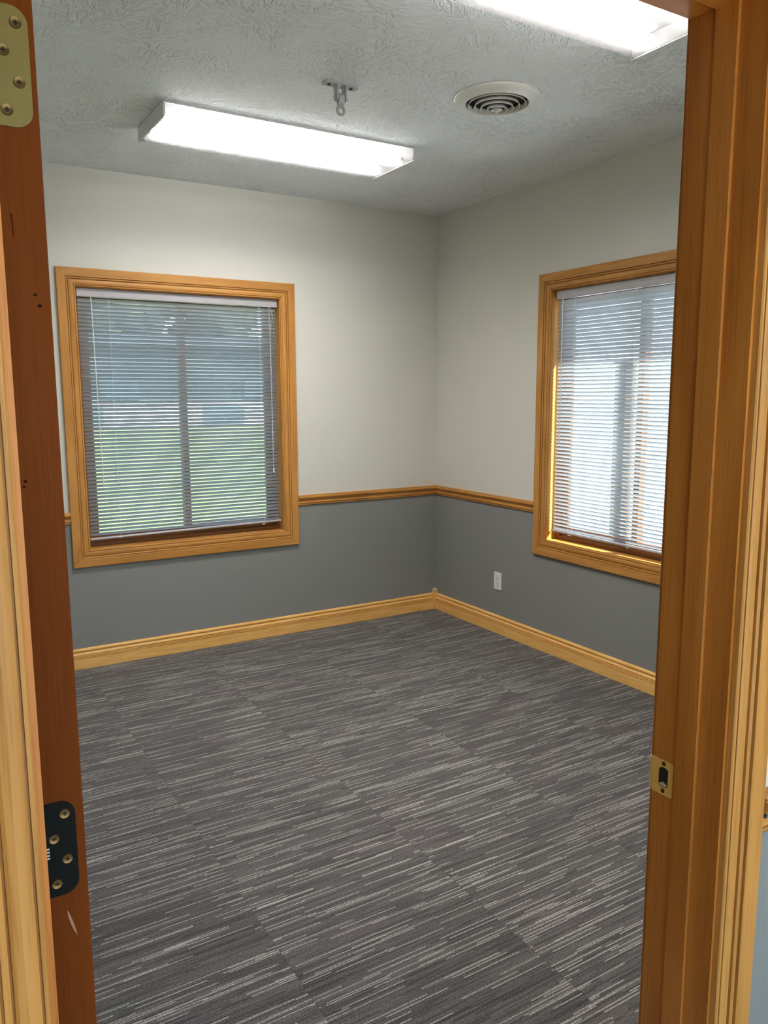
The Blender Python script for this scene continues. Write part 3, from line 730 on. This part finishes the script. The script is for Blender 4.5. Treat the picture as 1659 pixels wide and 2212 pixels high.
# ---------------------------------------------------------------- hallway side
hall_rail = rail('trim_7', OP_R+rev+DC+.0006, X+.14, 0, 0, lambda s, w, t: (s, YH-.0003-t, .872+w*1.03), 0, 'oak chair rail in the hallway, ending at the door casing')
MB().poly([(1.0775+.0042*math.cos(t), .9075+.0042*math.sin(t)) for t in [2*PI*q/12 for q in range(12)]], YH-.0182, YH-.0130, lambda a, b, c: (a, c, b)).obj('nail_hole', M_SLOT, hall_rail)
rail('trim_8', -1.9, OP_L-rev-DC-.0006, 0, 0, lambda s, w, t: (s, YH-.0003-t, .872+w*1.03), 0, 'oak chair rail in the hallway on the hinge side')
HW = (-.50, 2.00, .10, 2.20)  # unseen glazing, added to let daylight in behind the camera
wall_with_hole('wall_hall_back', lambda u, z, n: (u, -1.3-n, z), -1.9, X+WT, -.1, H, 0, .15, HW, 'hallway wall with wide glazing added for daylight, facing the doorway')
tag(weld_box('wall_hall_left', (-2.05, -1.9, -1.45, YR, -.1, H), M_WALL), 'hallway end wall on the hinge side', 'wall', kind='structure')
gw = empty('added_daylight_window', ((HW[0]+HW[1])/2, -1.35, HW[2])); tag(gw, 'added unseen glazing that lights the hallway, facing the doorway', 'window', kind='structure')
M_ALU = plain('brown_aluminium', C3(.16, .13, .10), .4, metal=.5)
fb = lambda a, b, c, d: MB().box(a, b, -1.41, -1.35, c, d).obj('frame_bar', M_ALU, gw)
fb(HW[0], HW[1], HW[2], HW[2]+.06); fb(HW[0], HW[1], HW[3]-.06, HW[3])
for k in range(4): fb(HW[0]+k*.8167, HW[0]+k*.8167+.05, HW[2]+.06, HW[3]-.06)
for k in range(3): MB().box(HW[0]+k*.8167+.05, HW[0]+(k+1)*.8167, -1.383, -1.377, HW[2]+.06, HW[3]-.06).obj('glass_pane', M_GLASS, gw)
tag(weld_box('wall_hall_right', (X+WT, X+WT+.15, -1.45, YH, -.1, H), M_WALL), 'hallway end wall on the strike side', 'wall', kind='structure')
tag(weld_box('ceiling_hall', (-2.05, X+WT+.15, -1.45, YH, H, H+.12), M_CEIL), 'textured ceiling over the hallway', 'ceiling', kind='structure')
make_light((2.25, -.75), 'added unseen ceiling light brightening the hallway beyond the strike side')  # unseen fixture added to brighten the hallway wall

# ---------------------------------------------------------------- outdoors
def ground(name, b, col1, col2, sc, label, cat):
    m, n, l, p, o = new_mat(name+'_surface'); ge = n.new('ShaderNodeNewGeometry')
    f = noise(n, l, ge.outputs['Position'], sc, 5, .65)
    l.new(ramp(n, l, f, [(0.35, col1), (0.65, col2)]), p.inputs['Base Color']); p.inputs['Roughness'].default_value = .95
    q = MB().poly(b, GZ-.2, GZ, lambda a_, b_, c_: (a_, b_, c_)).obj(name, m) if isinstance(b, list) else weld_box(name, b, m)
    return tag(q, label, cat, kind='structure')
GZ = -.35
ground('lawn', [(-60, D+WT+.01), (X+WT, D+WT+.01), (25, 47.5), (-60, 47.5)], C3(.11, .18, .05), C3(.18, .26, .10), 1.2, 'sunlit mown green lawn outside the window', 'lawn')
ground('parking_lot', (-90, 150, -70, D+WT, GZ-.22, GZ-.01), C3(.55, .55, .54), C3(.65, .65, .63), .8, 'pale concrete parking lot outside the sunny window', 'pavement')
ground('far_field', (-90, 150, D+WT, 170, GZ-.45, GZ-.21), C3(.40, .40, .39), C3(.48, .48, .47), .5, 'pale gravel yard beyond the lawn', 'ground')
M_SIDING = plain('white_siding', C3(.80, .80, .80), .6)
M_ROOF = plain('blue_grey_roof', C3(.09, .115, .14), .7)
M_DARKDOOR = plain('slate_blue_door', C3(.10, .16, .22), .5)
M_BLUE = plain('blue_grey_metal_siding', C3(.075, .105, .125), .6)
M_LEAF = plain('dark_foliage', C3(.06, .08, .06), .8)
M_BARK = plain('bark', C3(.10, .075, .055), .9)
bl = empty('far_building', (11, 54, GZ)); tag(bl, 'long blue grey metal building with white lower wall beyond the lawn', 'building')
MB().box(-2, 27, 50.0, 62, GZ-.02, 1.10).obj('lower_wall', M_SIDING, bl)
MB().box(-2, 27, 50.03, 62, 1.10, 4.6).obj('upper_wall', M_BLUE, bl)
MB().poly([(49.4, 4.5), (49.4, 4.7), (56, 5.6), (62.6, 4.7), (62.6, 4.5)], -2.6, 27.6, lambda a, b, c: (c, a, b)).obj('roof', M_ROOF, bl)
for (a, b) in ((16.6, 19.4), (9.4, 10.4), (22.0, 23.6)):
    MB().box(a, b, 49.94, 50.02, GZ, .95).obj('garage_door', M_DARKDOOR, bl)
for (a, b) in ((10.2, 12.6), (19.4, 21.6)):
    MB().box(a, b, 49.97, 50.05, 1.25, 2.5).obj('window', M_DARKDOOR, bl)
def tree(x, y, h, r, seed, label):
    t = empty('tree', (x, y, GZ)); tag(t, label, 'tree', 'trees outside the windows')
    rg = random.Random(seed)
    MB().tube([(x, y, GZ), (x+.1, y, GZ+h*.25), (x, y+.1, GZ+h*.5)], [h*.035, h*.028, h*.018], 8).obj('trunk', M_BARK, t)
    bm = bmesh.new()
    for k in range(16):
        a = rg.uniform(0, 2*PI); rr = rg.uniform(0, r*.6); zz = GZ+h*rg.uniform(.35, .85)
        s = r*rg.uniform(.45, .62)
        bmesh.ops.create_icosphere(bm, subdivisions=2, radius=1, matrix=Matrix.Translation((x+rr*math.cos(a), y+rr*math.sin(a), zz)) @ Matrix.Scale(s, 4))
    for v in bm.verts: v.co += Vector((rg.uniform(-1, 1), rg.uniform(-1, 1), rg.uniform(-1, 1)))*r*.07
    bm.verts.index_update()
    obj('crown', [v.co[:] for v in bm.verts], [[v.index for v in f.verts] for f in bm.faces], M_LEAF, t); bm.free()
for i in range(4):
    tree(15+9.4*i, 92, 24, 4.2, 90+i, 'tall leafy tree rising above the trees behind the metal building')
for i in range(8):
    tree(-4+4.6*i, 69+10*(i % 2), 15+4*(i % 2)+.8*((i*5) % 3), 3.7, 50+i, 'leafy tree standing behind the far metal building')
# roof eave over the sunny window
M_SOFFIT = plain('white_soffit', C3(.6, .6, .6), .7)
ev = weld_box('roof_eave', (X+WT+.002, X+WT+.50, YH-.2, D+.6, 2.47, 2.62), M_SOFFIT); tag(ev, 'roof overhang shading the top of the sunny window', 'roof eave', kind='structure')
# dark post by the parking lot
az = math.radians(48.0); pd = 6.6
px_, py_ = pd*math.sin(az), pd*math.cos(az)
ps = empty('wooden_post', (px_, py_, GZ-.01)); tag(ps, 'dark square post standing outside the sunny window', 'post')
MB().bbox(px_-.058, px_+.058, py_-.058, py_+.058, GZ-.01, 1.76, .008).obj('shaft', M_BARK, ps)
MB().bbox(px_-.068, px_+.068, py_-.068, py_+.068, 1.76, 1.81, .01).obj('cap', M_BARK, ps)
